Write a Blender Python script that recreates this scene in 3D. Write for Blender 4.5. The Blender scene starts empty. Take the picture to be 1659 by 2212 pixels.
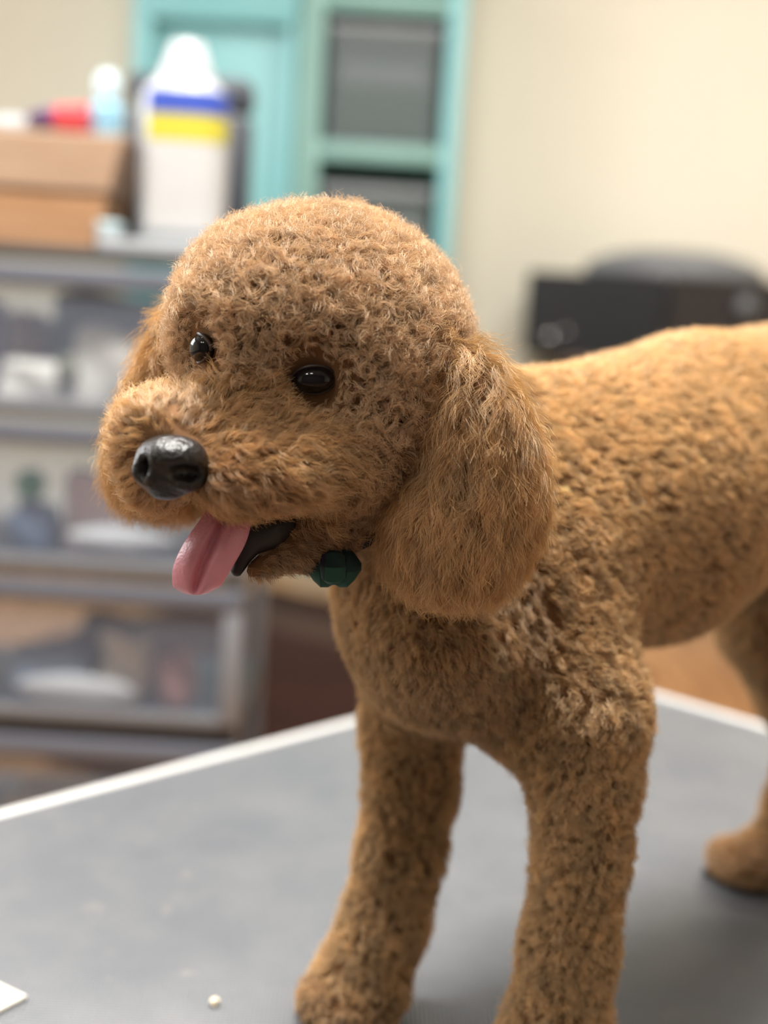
import bpy, bmesh, math
import numpy as np
from mathutils import Vector, Matrix

# ------------------------------------------------------------------ camera
W, H = 1659, 2212
FPX, ROLL, PITCH = 2900.0, 0.06, 0.165
TABLE_Z = 0.47
CAM_Z = TABLE_Z + 0.3761
sc = bpy.context.scene
AX0 = np.array([1.0, 0, 0]); AU0 = np.array([0, math.sin(PITCH), math.cos(PITCH)])
AF = np.array([0, math.cos(PITCH), -math.sin(PITCH)])
AR = math.cos(ROLL) * AX0 + math.sin(ROLL) * AU0
AU = -math.sin(ROLL) * AX0 + math.cos(ROLL) * AU0
EYE = np.array([0, 0, CAM_Z])
cam = bpy.data.cameras.new('camera'); camo = bpy.data.objects.new('camera', cam)
sc.collection.objects.link(camo); sc.camera = camo
M = Matrix(((AR[0], AU[0], -AF[0], 0), (AR[1], AU[1], -AF[1], 0), (AR[2], AU[2], -AF[2], CAM_Z), (0, 0, 0, 1)))
camo.matrix_world = M
cam.sensor_fit = 'VERTICAL'; cam.sensor_height = 36.0; cam.lens = FPX / H * 36.0
cam.clip_start = 0.02
cam.dof.use_dof = True; cam.dof.focus_distance = 0.535; cam.dof.aperture_fstop = 3.8

# ------------------------------------------------------------------ world, lights, exposure
sc.view_settings.view_transform = 'Standard'; sc.view_settings.look = 'None'
sc.view_settings.exposure = 0.0; sc.view_settings.gamma = 1.0
w = bpy.data.worlds.new('world'); sc.world = w; w.use_nodes = True
w.node_tree.nodes['Background'].inputs[0].default_value = (0.80, 0.87, 1.0, 1)
w.node_tree.nodes['Background'].inputs[1].default_value = 0.28

def area(name, loc, target, size, size_y, power, color):
    l = bpy.data.lights.new(name, 'AREA'); l.shape = 'RECTANGLE'; l.size = size; l.size_y = size_y
    l.energy = power; l.color = color
    o = bpy.data.objects.new(name, l); sc.collection.objects.link(o); o.location = loc
    o.rotation_euler = (Vector(target) - Vector(loc)).to_track_quat('-Z', 'Y').to_euler()
    return o
area('window_light', (-2.45, 2.0, 1.7), (0.1, 0.9, 0.6), 1.4, 1.1, 60, (0.97, 0.98, 1.0))
area('ceiling_light_front', (-1.0, -0.55, 2.55), (-1.0, -0.55, 0), 0.3, 0.2, 10, (1.0, 0.97, 0.92))
area('ceiling_light_front_second', (-0.35, -0.60, 2.55), (-0.35, -0.60, 0), 0.3, 0.2, 7, (1.0, 0.97, 0.92))
area('ceiling_light_over_table', (-0.15, 1.0, 2.55), (-0.15, 1.0, 0), 1.0, 0.25, 138, (1.0, 0.97, 0.92))
area('ceiling_light_middle', (-1.3, 2.7, 2.55), (-1.3, 2.7, 0), 1.0, 0.3, 19, (1.0, 0.98, 0.95))
area('ceiling_light_rear', (1.15, 2.9, 2.55), (1.15, 2.9, 0), 1.0, 0.3, 37, (1.0, 0.97, 0.92))  # added unseen lamp, brightens the floor and wall at right rear

sc.cycles.use_denoising = True
sc.cycles.adaptive_threshold = 0.02
try:
    sc.cycles.denoiser = 'OPENIMAGEDENOISE'
except Exception:
    pass
sc.cycles.max_bounces = 8; sc.cycles.diffuse_bounces = 4; sc.cycles.transmission_bounces = 4
sc.cycles.transparent_max_bounces = 12
sc.cycles.sample_clamp_indirect = 4.0

# ------------------------------------------------------------------ helpers
rng = np.random.default_rng(7)

def ray(px, py):
    return AF + AR * ((px - W / 2) / FPX) - AU * ((py - H / 2) / FPX)
def at(px, py, Y):
    d = ray(px, py); return EYE + d * (Y / d[1])
def ground(px, py, z=TABLE_Z):
    d = ray(px, py); return EYE + d * ((z - CAM_Z) / d[2])
def mpp(px, py, Y):                        # metres per pixel at that spot
    return (Y / ray(px, py)[1]) / FPX
def depth_of(P):
    return (P - EYE) @ AF

def link(name, me, mat, parent=None, smooth=True):
    if isinstance(me, bmesh.types.BMesh):
        bm = me; me = bpy.data.meshes.new(name); bm.normal_update(); bm.to_mesh(me); bm.free()
    n = len(me.vertices); co = np.empty(n * 3, np.float32); me.vertices.foreach_get('co', co); co = co.reshape(-1, 3)
    lo, hi = co.min(0), co.max(0)
    o = Vector(((lo[0] + hi[0]) / 2, (lo[1] + hi[1]) / 2, lo[2]))
    me.transform(Matrix.Translation(-o))
    ob = bpy.data.objects.new(name, me); sc.collection.objects.link(ob)
    if isinstance(mat, (list, tuple)):
        for m in mat: me.materials.append(m)
    elif mat: me.materials.append(mat)
    if smooth:
        me.polygons.foreach_set('use_smooth', np.ones(len(me.polygons), bool))
        try: me.set_sharp_from_angle(angle=math.radians(38))
        except Exception: pass
    ob['wo'] = [o.x, o.y, o.z]
    if parent:
        ob.parent = parent; pw = Vector(parent['wo']); ob.location = o - pw
    else:
        ob.location = o
    return ob
def empty(name, loc):
    o = bpy.data.objects.new(name, None); sc.collection.objects.link(o)
    o.location = loc; o['wo'] = list(map(float, loc)); o.empty_display_size = 0.05
    return o
def tag(o, label=None, cat=None, group=None, kind=None):
    if label: o['label'] = label
    if cat: o['category'] = cat
    if group: o['group'] = group
    if kind: o['kind'] = kind
    return o
def struct(o):
    o['kind'] = 'structure'; return o

def box(bm, lo, hi, bevel=0.0, seg=2, rot=None, pivot=None):
    lo = Vector(lo); hi = Vector(hi)
    r = bmesh.ops.create_cube(bm, size=1.0)
    vs = r['verts']
    for v in vs:
        v.co = Vector(((v.co.x + .5) * (hi.x - lo.x) + lo.x, (v.co.y + .5) * (hi.y - lo.y) + lo.y, (v.co.z + .5) * (hi.z - lo.z) + lo.z))
    if bevel > 0:
        es = list({e for v in vs for e in v.link_edges})
        rr = bmesh.ops.bevel(bm, geom=es, offset=bevel, segments=seg, profile=0.5, affect='EDGES')
        vs = list({v for f in rr['faces'] for v in f.verts} | {v for v in vs if v.is_valid})
    if rot is not None:
        bmesh.ops.rotate(bm, verts=vs, cent=pivot or (lo + hi) / 2, matrix=rot)
    return vs
def abox(name, lo, hi, mat, parent=None, bevel=0.003, rot=None, pivot=None):
    bm = bmesh.new(); box(bm, lo, hi, bevel, 2, rot, pivot)
    return link(name, bm, mat, parent)
def lathe(bm, prof, c, n=32, sx=1.0, sy=1.0):
    rings = []
    for r, z in prof:
        rings.append([bm.verts.new((c[0] + sx * r * math.cos(2 * math.pi * i / n), c[1] + sy * r * math.sin(2 * math.pi * i / n), c[2] + z)) for i in range(n)])
    for a, b in zip(rings, rings[1:]):
        for i in range(n):
            bm.faces.new((a[i], a[(i + 1) % n], b[(i + 1) % n], b[i]))
    bm.faces.new(list(reversed(rings[0]))); bm.faces.new(rings[-1])
def tube(bm, pts, rad, n=10):
    pts = [Vector(p) for p in pts]; rings = []
    if not hasattr(rad, '__len__'): rad = [rad] * len(pts)
    for i, p in enumerate(pts):
        t = (pts[min(i + 1, len(pts) - 1)] - pts[max(i - 1, 0)]).normalized()
        a = t.orthogonal() if abs(t.z) > 0.9 else t.cross(Vector((0, 0, 1)))
        a.normalize(); b = t.cross(a)
        rings.append([bm.verts.new(p + float(rad[i]) * (a * math.cos(2 * math.pi * k / n) + b * math.sin(2 * math.pi * k / n))) for k in range(n)])
    for a, b in zip(rings, rings[1:]):
        for k in range(n):
            bm.faces.new((a[k], b[k], b[(k + 1) % n], a[(k + 1) % n]))
    bm.faces.new(rings[0]); bm.faces.new(list(reversed(rings[-1])))
    bmesh.ops.recalc_face_normals(bm, faces=bm.faces[:])
def lump(c, rx, ry, rz, amp=0.15, seed=0, sub=3, boxy=0):
    bm = bmesh.new(); bmesh.ops.create_icosphere(bm, subdivisions=sub, radius=1.0)
    r = np.random.default_rng(seed); ph = r.uniform(0, 6.28, 9); fr = r.uniform(1.5, 4.2, (9, 3))
    for v in bm.verts:
        if boxy: v.co = v.co * ((abs(v.co.x) ** boxy + abs(v.co.y) ** boxy + abs(v.co.z) ** boxy) ** (-1 / boxy))
        k = 1 + amp * sum(math.sin(fr[i] @ np.array(v.co) + ph[i]) for i in range(9)) / 3
        v.co = Vector((c[0] + rx * v.co.x * k, c[1] + ry * v.co.y * k, max(c[2] - rz * .9, c[2] + rz * v.co.z * k)))
    return bm

# ------------------------------------------------------------------ materials
def mat(name, color, rough=0.5, metal=0.0, noise=0.0, nscale=8.0, bump=0.0, bscale=60.0, spec=0.5, coat=0.0, alpha=1.0, color2=None):
    m = bpy.data.materials.new(name); m.use_nodes = True; nt = m.node_tree; p = nt.nodes['Principled BSDF']
    p.inputs['Base Color'].default_value = (*color, 1); p.inputs['Roughness'].default_value = rough
    p.inputs['Metallic'].default_value = metal; p.inputs['Specular IOR Level'].default_value = spec
    p.inputs['Coat Weight'].default_value = coat; p.inputs['Alpha'].default_value = alpha
    tc = nt.nodes.new('ShaderNodeTexCoord')
    if noise > 0 or color2:
        n = nt.nodes.new('ShaderNodeTexNoise'); n.inputs['Scale'].default_value = nscale; n.inputs['Detail'].default_value = 5
        nt.links.new(tc.outputs['Object'], n.inputs['Vector'])
        r = nt.nodes.new('ShaderNodeValToRGB'); c2 = color2 or [c * (1 + noise) for c in color]
        r.color_ramp.elements[0].position = 0.3; r.color_ramp.elements[1].position = 0.7
        r.color_ramp.elements[0].color = (*[c * (1 - noise) for c in color], 1); r.color_ramp.elements[1].color = (*c2, 1)
        nt.links.new(n.outputs['Fac'], r.inputs['Fac']); nt.links.new(r.outputs['Color'], p.inputs['Base Color'])
    if bump > 0:
        n = nt.nodes.new('ShaderNodeTexNoise'); n.inputs['Scale'].default_value = bscale; n.inputs['Detail'].default_value = 4
        nt.links.new(tc.outputs['Object'], n.inputs['Vector'])
        b = nt.nodes.new('ShaderNodeBump'); b.inputs['Strength'].default_value = bump; b.inputs['Distance'].default_value = 0.002
        nt.links.new(n.outputs['Fac'], b.inputs['Height']); nt.links.new(b.outputs['Normal'], p.inputs['Normal'])
    return m
def clear_plastic(name, color, see=0.5):
    m = bpy.data.materials.new(name); m.use_nodes = True; nt = m.node_tree; nt.nodes.clear()
    out = nt.nodes.new('ShaderNodeOutputMaterial'); mx = nt.nodes.new('ShaderNodeMixShader')
    t = nt.nodes.new('ShaderNodeBsdfTransparent'); p = nt.nodes.new('ShaderNodeBsdfPrincipled')
    t.inputs[0].default_value = (0.93, 0.94, 0.95, 1)
    p.inputs['Base Color'].default_value = (*color, 1); p.inputs['Roughness'].default_value = 0.3
    mx.inputs[0].default_value = 1 - see
    nt.links.new(t.outputs[0], mx.inputs[1]); nt.links.new(p.outputs[0], mx.inputs[2]); nt.links.new(mx.outputs[0], out.inputs[0])
    return m
def wood(name, c1, c2, scale, rough=0.35, axis='X', planks=None):
    m = bpy.data.materials.new(name); m.use_nodes = True; nt = m.node_tree; p = nt.nodes['Principled BSDF']
    tc = nt.nodes.new('ShaderNodeTexCoord'); mp = nt.nodes.new('ShaderNodeMapping')
    mp.inputs['Scale'].default_value = (scale * .12, scale, scale) if axis == 'X' else (scale, scale * .12, scale)
    n = nt.nodes.new('ShaderNodeTexNoise'); n.inputs['Scale'].default_value = 4; n.inputs['Detail'].default_value = 8; n.inputs['Distortion'].default_value = 1.2
    oi = nt.nodes.new('ShaderNodeObjectInfo'); ad = nt.nodes.new('ShaderNodeVectorMath'); ad.operation = 'ADD'
    nt.links.new(tc.outputs['Object'], mp.inputs[0]); nt.links.new(mp.outputs[0], ad.inputs[0]); nt.links.new(oi.outputs['Location'], ad.inputs[1])
    nt.links.new(ad.outputs[0], n.inputs['Vector'])
    r = nt.nodes.new('ShaderNodeValToRGB'); r.color_ramp.elements[0].color = (*c1, 1); r.color_ramp.elements[1].color = (*c2, 1)
    r.color_ramp.elements[0].position = .3; r.color_ramp.elements[1].position = .7
    nt.links.new(n.outputs['Fac'], r.inputs[0]); nt.links.new(r.outputs[0], p.inputs['Base Color']); p.inputs['Roughness'].default_value = rough
    return m

M_wall = mat('cream_wall_paint', (0.74, 0.69, 0.575), 0.75, noise=0.02, nscale=2.0, bump=0.15, bscale=90)
M_front = mat('taupe_wall_paint', (0.12, 0.11, 0.10), 0.8, bump=0.1)
M_ceil = mat('ceiling_paint', (0.8, 0.79, 0.75), 0.8, bump=0.1)
M_white_paint = mat('white_trim_paint', (0.75, 0.74, 0.7), 0.4)
M_floor = wood('brown_wood_planks', (0.20, 0.088, 0.032), (0.38, 0.185, 0.07), 3.0, 0.28, 'Y')
M_teal = mat('teal_paint', (0.20, 0.46, 0.48), 0.42, noise=0.06, nscale=3.0)
M_teal_in = mat('pale_green_teal_paint', (0.22, 0.40, 0.36), 0.45, noise=0.06, nscale=3.0)
M_grey_pl = mat('charcoal_plastic', (0.045, 0.046, 0.048), 0.45, bump=0.05)
M_cartframe = mat('grey_cart_plastic', (0.10, 0.105, 0.115), 0.45, noise=0.05)
M_drawer = clear_plastic('clear_drawer_plastic', (0.36, 0.41, 0.52), 0.88)
M_drawer_lip = clear_plastic('frosted_drawer_lip', (0.125, 0.135, 0.165), 0.08)
M_post = mat('light_grey_cart_plastic', (0.19, 0.20, 0.22), 0.4)
M_bin = clear_plastic('smoky_bin_plastic', (0.20, 0.24, 0.24), 0.68)
M_bin_lid = mat('grey_bin_lid', (0.22, 0.24, 0.25), 0.4)
M_alu = mat('pale_aluminium', (0.66, 0.66, 0.65), 0.38, metal=0.35, bump=0.03)
M_steel = mat('dark_steel', (0.06, 0.06, 0.065), 0.4, metal=0.7)
M_white_pl = mat('white_plastic', (0.39, 0.41, 0.43), 0.35, noise=0.02)
M_label = mat('off_white_label', (0.44, 0.44, 0.44), 0.5, noise=0.03, nscale=30)
M_blue = mat('royal_blue_print', (0.035, 0.07, 0.36), 0.45, noise=.05)
M_yellow = mat('yellow_print', (0.46, 0.41, 0.04), 0.45, noise=.05)
M_tan = wood('tan_box_wood', (0.38, 0.25, 0.165), (0.46, 0.325, 0.23), 10.0, 0.55)
M_tan2 = wood('orange_box_wood', (0.38, 0.20, 0.10), (0.46, 0.27, 0.15), 10.0, 0.55)
M_red = mat('red_nylon', (0.42, 0.03, 0.04), 0.5, noise=.1)
M_purple = mat('dark_purple_nylon', (0.06, 0.02, 0.09), 0.5)
M_ltblue = mat('light_blue_plastic', (0.22, 0.42, 0.55), 0.35, noise=.06)
M_paleblue = mat('pale_blue_plastic', (0.40, 0.52, 0.56), 0.35)
M_black = mat('black_plastic', (0.010, 0.011, 0.013), 0.35, bump=0.05)
M_black2 = mat('brownish_black_plastic', (0.016, 0.013, 0.014), 0.45, bump=0.05)
M_greylid = mat('mid_grey_lid', (0.13, 0.135, 0.145), 0.4, noise=.08)
M_chrome = mat('polished_knob', (0.8, 0.8, 0.8), 0.25, metal=1.0)
M_cream_bag = mat('cream_paper_bag', (0.68, 0.655, 0.59), 0.6, bump=.5, bscale=25)
M_lilac = mat('lilac_cloth', (0.45, 0.36, 0.45), 0.8, bump=.4)
M_brown = mat('brown_leather', (0.22, 0.12, 0.05), 0.6, bump=.4)
M_olive = mat('olive_cloth', (0.16, 0.16, 0.10), 0.8, bump=.4)
M_green = mat('green_rubber', (0.02, 0.22, 0.03), 0.5, noise=.1)
M_navy = mat('slate_blue_cloth', (0.07, 0.10, 0.16), 0.8, bump=.4)
M_bluegrey = mat('blue_grey_cloth', (0.16, 0.21, 0.28), 0.85, bump=.4)
M_pinkpack = mat('pale_pink_packet', (0.62, 0.47, 0.45), 0.5, bump=.2)
M_whitepack = mat('white_packet', (0.52, 0.53, 0.54), 0.5, bump=.2)
M_coral = mat('coral_red_cloth', (0.36, 0.19, 0.18), 0.8, bump=.3)
M_darkbrown = mat('dark_brown_cloth', (0.09, 0.07, 0.065), 0.8, bump=.3)
M_tanbag = mat('beige_cloth', (0.52, 0.46, 0.38), 0.8, bump=.3)
M_paper = mat('off_white_card', (0.58, 0.56, 0.49), 0.7, bump=.1)
M_tuft = mat('cream_fluff', (0.78, 0.68, 0.52), 0.9)
M_darkwood = wood('dark_table_wood', (0.07, 0.035, 0.02), (0.12, 0.06, 0.03), 6.0, 0.4)

# ribbed rubber table mat
def mat_rubber():
    m = bpy.data.materials.new('grey_pebbled_rubber'); m.use_nodes = True; nt = m.node_tree; p = nt.nodes['Principled BSDF']
    tc = nt.nodes.new('ShaderNodeTexCoord'); L = nt.links.new
    n = nt.nodes.new('ShaderNodeTexNoise'); n.inputs['Scale'].default_value = 14; n.inputs['Detail'].default_value = 6; n.inputs['Roughness'].default_value = .65
    L(tc.outputs['Object'], n.inputs['Vector'])
    r = nt.nodes.new('ShaderNodeValToRGB'); r.color_ramp.elements[0].position = .35; r.color_ramp.elements[1].position = .75
    r.color_ramp.elements[0].color = (0.084, 0.090, 0.102, 1); r.color_ramp.elements[1].color = (0.122, 0.125, 0.131, 1)
    L(n.outputs['Fac'], r.inputs[0])
    n2 = nt.nodes.new('ShaderNodeTexNoise'); n2.inputs['Scale'].default_value = 45; n2.inputs['Detail'].default_value = 3
    L(tc.outputs['Object'], n2.inputs['Vector'])
    r2 = nt.nodes.new('ShaderNodeValToRGB'); r2.color_ramp.elements[0].position = .66; r2.color_ramp.elements[1].position = .80
    r2.color_ramp.elements[0].color = (0, 0, 0, 1); r2.color_ramp.elements[1].color = (.35, .35, .35, 1)
    L(n2.outputs['Fac'], r2.inputs[0])
    mx = nt.nodes.new('ShaderNodeMixRGB'); mx.inputs[2].default_value = (0.30, 0.255, 0.20, 1)
    L(r2.outputs[0], mx.inputs[0]); L(r.outputs[0], mx.inputs[1]); L(mx.outputs[0], p.inputs['Base Color'])
    mp = nt.nodes.new('ShaderNodeMapping'); mp.inputs['Rotation'].default_value = (0, 0, math.radians(44)); L(tc.outputs['Object'], mp.inputs[0])
    sx = nt.nodes.new('ShaderNodeSeparateXYZ'); L(mp.outputs[0], sx.inputs[0])
    def wave(sock):
        a = nt.nodes.new('ShaderNodeMath'); a.operation = 'MULTIPLY'; a.inputs[1].default_value = 2 * math.pi / 0.0034; L(sock, a.inputs[0])
        b = nt.nodes.new('ShaderNodeMath'); b.operation = 'SINE'; L(a.outputs[0], b.inputs[0]); return b
    wx, wy = wave(sx.outputs[0]), wave(sx.outputs[1])
    mu = nt.nodes.new('ShaderNodeMath'); mu.operation = 'MULTIPLY'; L(wx.outputs[0], mu.inputs[0]); L(wy.outputs[0], mu.inputs[1])
    b = nt.nodes.new('ShaderNodeBump'); b.inputs['Strength'].default_value = .5; b.inputs['Distance'].default_value = .0006
    L(mu.outputs[0], b.inputs['Height']); L(b.outputs[0], p.inputs['Normal'])
    p.inputs['Roughness'].default_value = .36; p.inputs['Specular IOR Level'].default_value = .62
    return m
M_rubber = mat_rubber()

# ------------------------------------------------------------------ room shell
YW = 4.35
XL, XR, YF, ZC = -2.55, 2.6, -1.6, 2.6
struct(abox('wall_back', (XL - .1, YW, -.1), (XR + .1, YW + .1, ZC), M_wall, None, 0))
# left wall with a window opening
wl = bmesh.new()
WY0, WY1, WZ0, WZ1 = 1.2, 2.8, 1.1, 2.35
box(wl, (XL - .1, YF, -.1), (XL, WY0, ZC)); box(wl, (XL - .1, WY1, -.1), (XL, YW, ZC))
box(wl, (XL - .1, WY0, -.1), (XL, WY1, WZ0)); box(wl, (XL - .1, WY0, WZ1), (XL, WY1, ZC))
struct(link('wall_left', wl, M_wall, None, False))
wf = bmesh.new()
for a, b in (((WY0, WZ0), (WY0 + .05, WZ1)), ((WY1 - .05, WZ0), (WY1, WZ1)), ((WY0, WZ0), (WY1, WZ0 + .05)), ((WY0, WZ1 - .05), (WY1, WZ1)), (((WY0 + WY1) / 2 - .025, WZ0), ((WY0 + WY1) / 2 + .025, WZ1))):
    box(wf, (XL - .07, a[0], a[1]), (XL - .03, b[0], b[1]), .004)
struct(link('window_1', wf, M_white_paint))
struct(abox('wall_right', (XR, YF, -.1), (XR + .1, YW, ZC), M_wall, None, 0))
struct(abox('wall_front', (XL - .1, YF - .1, -.1), (XR + .1, YF, ZC), M_front, None, 0))
struct(abox('ceiling', (XL - .1, YF, ZC), (XR + .1, YW + .1, ZC + .1), M_ceil, None, 0))
fl = struct(abox('floor', (XL - .1, YF, -.1), (XR + .1, YW, -.006), M_darkbrown, None, 0))
k = 0
pw = 0.127
x = XL
while x < XR:
    y = YF - (k % 3) * .7
    while y < YW:
        y0, y1 = max(y, YF), min(y + 2.1, YW)
        if y1 - y0 > .02 and y1 > 1.0 and -1.3 < x < 1.9:
            bm = bmesh.new(); box(bm, (x + .0008, y0 + .0008, -.006), (min(x + pw, XR) - .0008, y1 - .0008, 0.0005 * ((k * 7) % 3)), .0012, 1)
            link('plank', bm, M_floor, fl)
        y += 2.1
    x += pw; k += 1
struct(abox('baseboard_back', (XL, YW - .018, 0), (XR, YW, .11), M_white_paint, None, .004))

# added dark sheet as floor shade beyond the table; pale stripe as sheen
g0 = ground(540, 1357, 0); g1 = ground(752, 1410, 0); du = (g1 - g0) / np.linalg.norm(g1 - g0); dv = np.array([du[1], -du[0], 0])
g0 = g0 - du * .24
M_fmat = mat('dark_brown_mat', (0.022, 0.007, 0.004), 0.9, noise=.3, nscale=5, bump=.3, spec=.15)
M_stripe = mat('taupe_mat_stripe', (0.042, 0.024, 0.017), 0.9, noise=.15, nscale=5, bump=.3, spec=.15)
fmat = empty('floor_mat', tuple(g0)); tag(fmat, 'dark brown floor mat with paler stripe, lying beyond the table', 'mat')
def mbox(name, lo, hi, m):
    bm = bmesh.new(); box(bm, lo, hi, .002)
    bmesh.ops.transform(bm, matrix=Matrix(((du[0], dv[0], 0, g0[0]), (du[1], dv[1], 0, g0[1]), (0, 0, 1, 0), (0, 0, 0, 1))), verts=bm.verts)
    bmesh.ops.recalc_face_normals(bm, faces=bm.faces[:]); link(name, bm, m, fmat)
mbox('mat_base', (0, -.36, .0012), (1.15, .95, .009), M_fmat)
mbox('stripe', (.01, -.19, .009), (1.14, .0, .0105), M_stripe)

# ------------------------------------------------------------------ grooming table
cor = ground(1208, 1436); e1 = np.array([-.692, -.722, 0]); e2 = np.array([.722, -.692, 0])
LT, WT = 0.92, 0.62
tc_ = cor + e1 * LT / 2 + e2 * WT / 2
rotT = Matrix.Rotation(math.atan2(e1[1], e1[0]), 4, 'Z')
table = empty('grooming_table', (tc_[0], tc_[1], 0))
tag(table, 'grooming table with grey rubber mat and pale metal rim, under the dog', 'table')
def tbox(name, a, b, m, bevel=.003, parent=table):
    bm = bmesh.new(); vs = box(bm, a, b, bevel)
    bmesh.ops.transform(bm, matrix=Matrix.Translation((tc_[0], tc_[1], 0)) @ rotT, verts=bm.verts)
    return link(name, bm, m, parent)
hl, hw = LT / 2, WT / 2
tbox('tabletop', (-hl + .004, -hw + .004, TABLE_Z - .028), (hl - .004, hw - .004, TABLE_Z - .004), M_darkwood)
tbox('rubber_mat', (-hl + .010, -hw + .010, TABLE_Z - .004), (hl - .010, hw - .010, TABLE_Z), M_rubber, .0008)
for s, nm in ((-1, 'rim'), (1, 'rim')):
    tbox(nm, (-hl, s * hw - (.011 if s > 0 else 0), TABLE_Z - .030), (hl, s * hw + (.011 if s < 0 else 0), TABLE_Z + .0015), M_alu, .0025)
    tbox(nm, (s * hl - (.011 if s > 0 else 0), -hw + .011, TABLE_Z - .030), (s * hl + (.011 if s < 0 else 0), hw - .011, TABLE_Z + .0015), M_alu, .0025)
for s in (-1, 1):
    for t in (-1, 1):
        tbox('leg', (s * (hl - .09) - .016, t * (hw - .07) - .016, 0.0), (s * (hl - .09) + .016, t * (hw - .07) + .016, TABLE_Z - .028), M_steel)
    tbox('crossbar', (s * (hl - .09) - .012, -hw + .086, .12), (s * (hl - .09) + .012, hw - .086, .145), M_steel)

# ------------------------------------------------------------------ teal cabinet
YC, DC = 3.95, 0.36
xa = at(285, 100, YC)[0]; xb = at(1003, 100, YC)[0]
x1 = at(640, 250, YC)[0]; x2 = at(690, 250, YC)[0]; x3 = at(958, 250, YC)[0]
ZT = 1.84
cab = empty('storage_cabinet', ((xa + xb) / 2, YC + DC / 2, 0))
tag(cab, 'tall teal cabinet with panelled door and open cubbies, against cream wall', 'cabinet')
abox('side_panel', (xa, YC, 0), (xa + .03, YC + DC, ZT), M_teal, cab)
abox('side_panel', (x3, YC, 0), (xb, YC + DC, ZT), M_teal, cab)
abox('divider', (x1, YC, .06), (x2, YC + DC - .02, ZT - .03), M_teal_in, cab)
abox('top_panel', (xa - .01, YC - .01, ZT), (xb + .01, YC + DC, ZT + .025), M_teal, cab)
abox('back_panel', (xa + .03, YC + DC - .015, .06), (x3, YC + DC, ZT), M_teal_in, cab)
abox('plinth', (xa + .03, YC + .01, 0), (x3, YC + .03, .06), M_teal, cab)
door = abox('door', (xa + .032, YC + .008, .065), (x1 - .004, YC + .022, ZT - .004), M_teal, cab, .001)
zr = at(480, 52, YC)[2]; xd0 = at(333, 60, YC)[0]; xd1 = at(628, 60, YC)[0]
abox('rail', (xa + .032, YC - .04, zr), (x1 - .004, YC + .008, ZT - .004), M_teal, door, .002)
abox('rail', (xa + .032, YC - .04, .065), (x1 - .004, YC + .008, .16), M_teal, door, .002)
abox('stile', (xa + .032, YC - .04, .16), (xd0, YC + .008, zr), M_teal, door, .002)
abox('stile', (xd1, YC - .04, .16), (x1 - .004, YC + .008, zr), M_teal, door, .002)
zs = [at(820, yy, YC)[2] for yy in (20, 345, 690)] + [0.42, .06]
tS = at(820, 312, YC)[2] - at(820, 348, YC)[2]
for i, z in enumerate(zs):
    abox('shelf', (x2, YC + (.0 if i < 3 else .01), z - .002 if i == 0 else z - tS * .1), (x3, YC + DC - .015, z + tS * .9), M_teal_in, cab, .002)
def bin_(lbl, zb, hgt, body, lid, content, clbl, grp, cm):
    b = empty('storage_bin', ((x2 + x3) / 2, YC + .17, zb)); tag(b, lbl, 'bin', grp)
    x0, xx = x2 + .012, x3 - .014
    bm = bmesh.new(); t = .004
    box(bm, (x0 + .01, YC + .02, zb), (xx - .01, YC + .30, zb + t))
    box(bm, (x0 + .01, YC + .02, zb + t), (xx - .01, YC + .02 + t, zb + hgt)); box(bm, (x0 + .01, YC + .30 - t, zb + t), (xx - .01, YC + .30, zb + hgt))
    box(bm, (x0 + .01, YC + .02 + t, zb + t), (x0 + .01 + t, YC + .30 - t, zb + hgt)); box(bm, (xx - .01 - t, YC + .02 + t, zb + t), (xx - .01, YC + .30 - t, zb + hgt))
    link('bin_body', bm, body, b)
    abox('lid', (x0, YC + .01, zb + hgt), (xx, YC + .31, zb + hgt + .03), lid, b, .008)
    for j, (z0, z1, c, l2, ct) in enumerate(content):
        tag(link('folded_towel' if ct == 'towel' else 'paper_stack', (lambda bm: (box(bm, (x0 + .03, YC + .035, zb + z0), (xx - .03, YC + .27, zb + z1), .02, 3), bm)[1])(bmesh.new()), c), l2, ct)
M_tgreen = mat('dark_green_towel', (0.045, 0.085, 0.06), 0.9, bump=.6, bscale=200)
M_tgrey = mat('grey_towel', (0.30, 0.31, 0.32), 0.9, bump=.6, bscale=200)
zz1 = zs[1] + tS * .9
h1 = at(820, 72, YC)[2] - zz1
bin_('smoky grey lidded bin in the upper cubby of the teal cabinet', zz1, h1, M_bin, M_bin_lid,
     [(.006, h1 * .52, M_tgreen, 'dark green folded towel inside the upper cubby bin', 'towel'), (h1 * .52 + .002, h1 * .76, M_tgrey, 'grey folded towel lying on the green one in the upper bin', 'towel')], '', 'bins in the cabinet cubbies', None)
zz2 = zs[2] + tS * .9
h2 = at(820, 425, YC)[2] - zz2
bin_('smoky grey lidded bin in the lower cubby, partly behind the dog head', zz2, h2, M_bin, M_bin_lid,
     [(.006, h2 * .8, M_paper, 'cream paper stack inside the lower cubby bin', 'paper')], '', 'bins in the cabinet cubbies', None)

# ------------------------------------------------------------------ console table and black device on the right
ctz = 0.68
con = empty('console_table', (1.0, 4.08, 0)); tag(con, 'dark wood console table carrying the black device behind the dog', 'table')
abox('tabletop', (.50, 3.86, ctz - .03), (1.5, 4.31, ctz), M_darkwood, con)
for xx in (.53, 1.47):
    for yy in (3.89, 4.28):
        abox('leg', (xx - .022, yy - .022, 0), (xx + .022, yy + .022, ctz - .03), M_darkwood, con)
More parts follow.
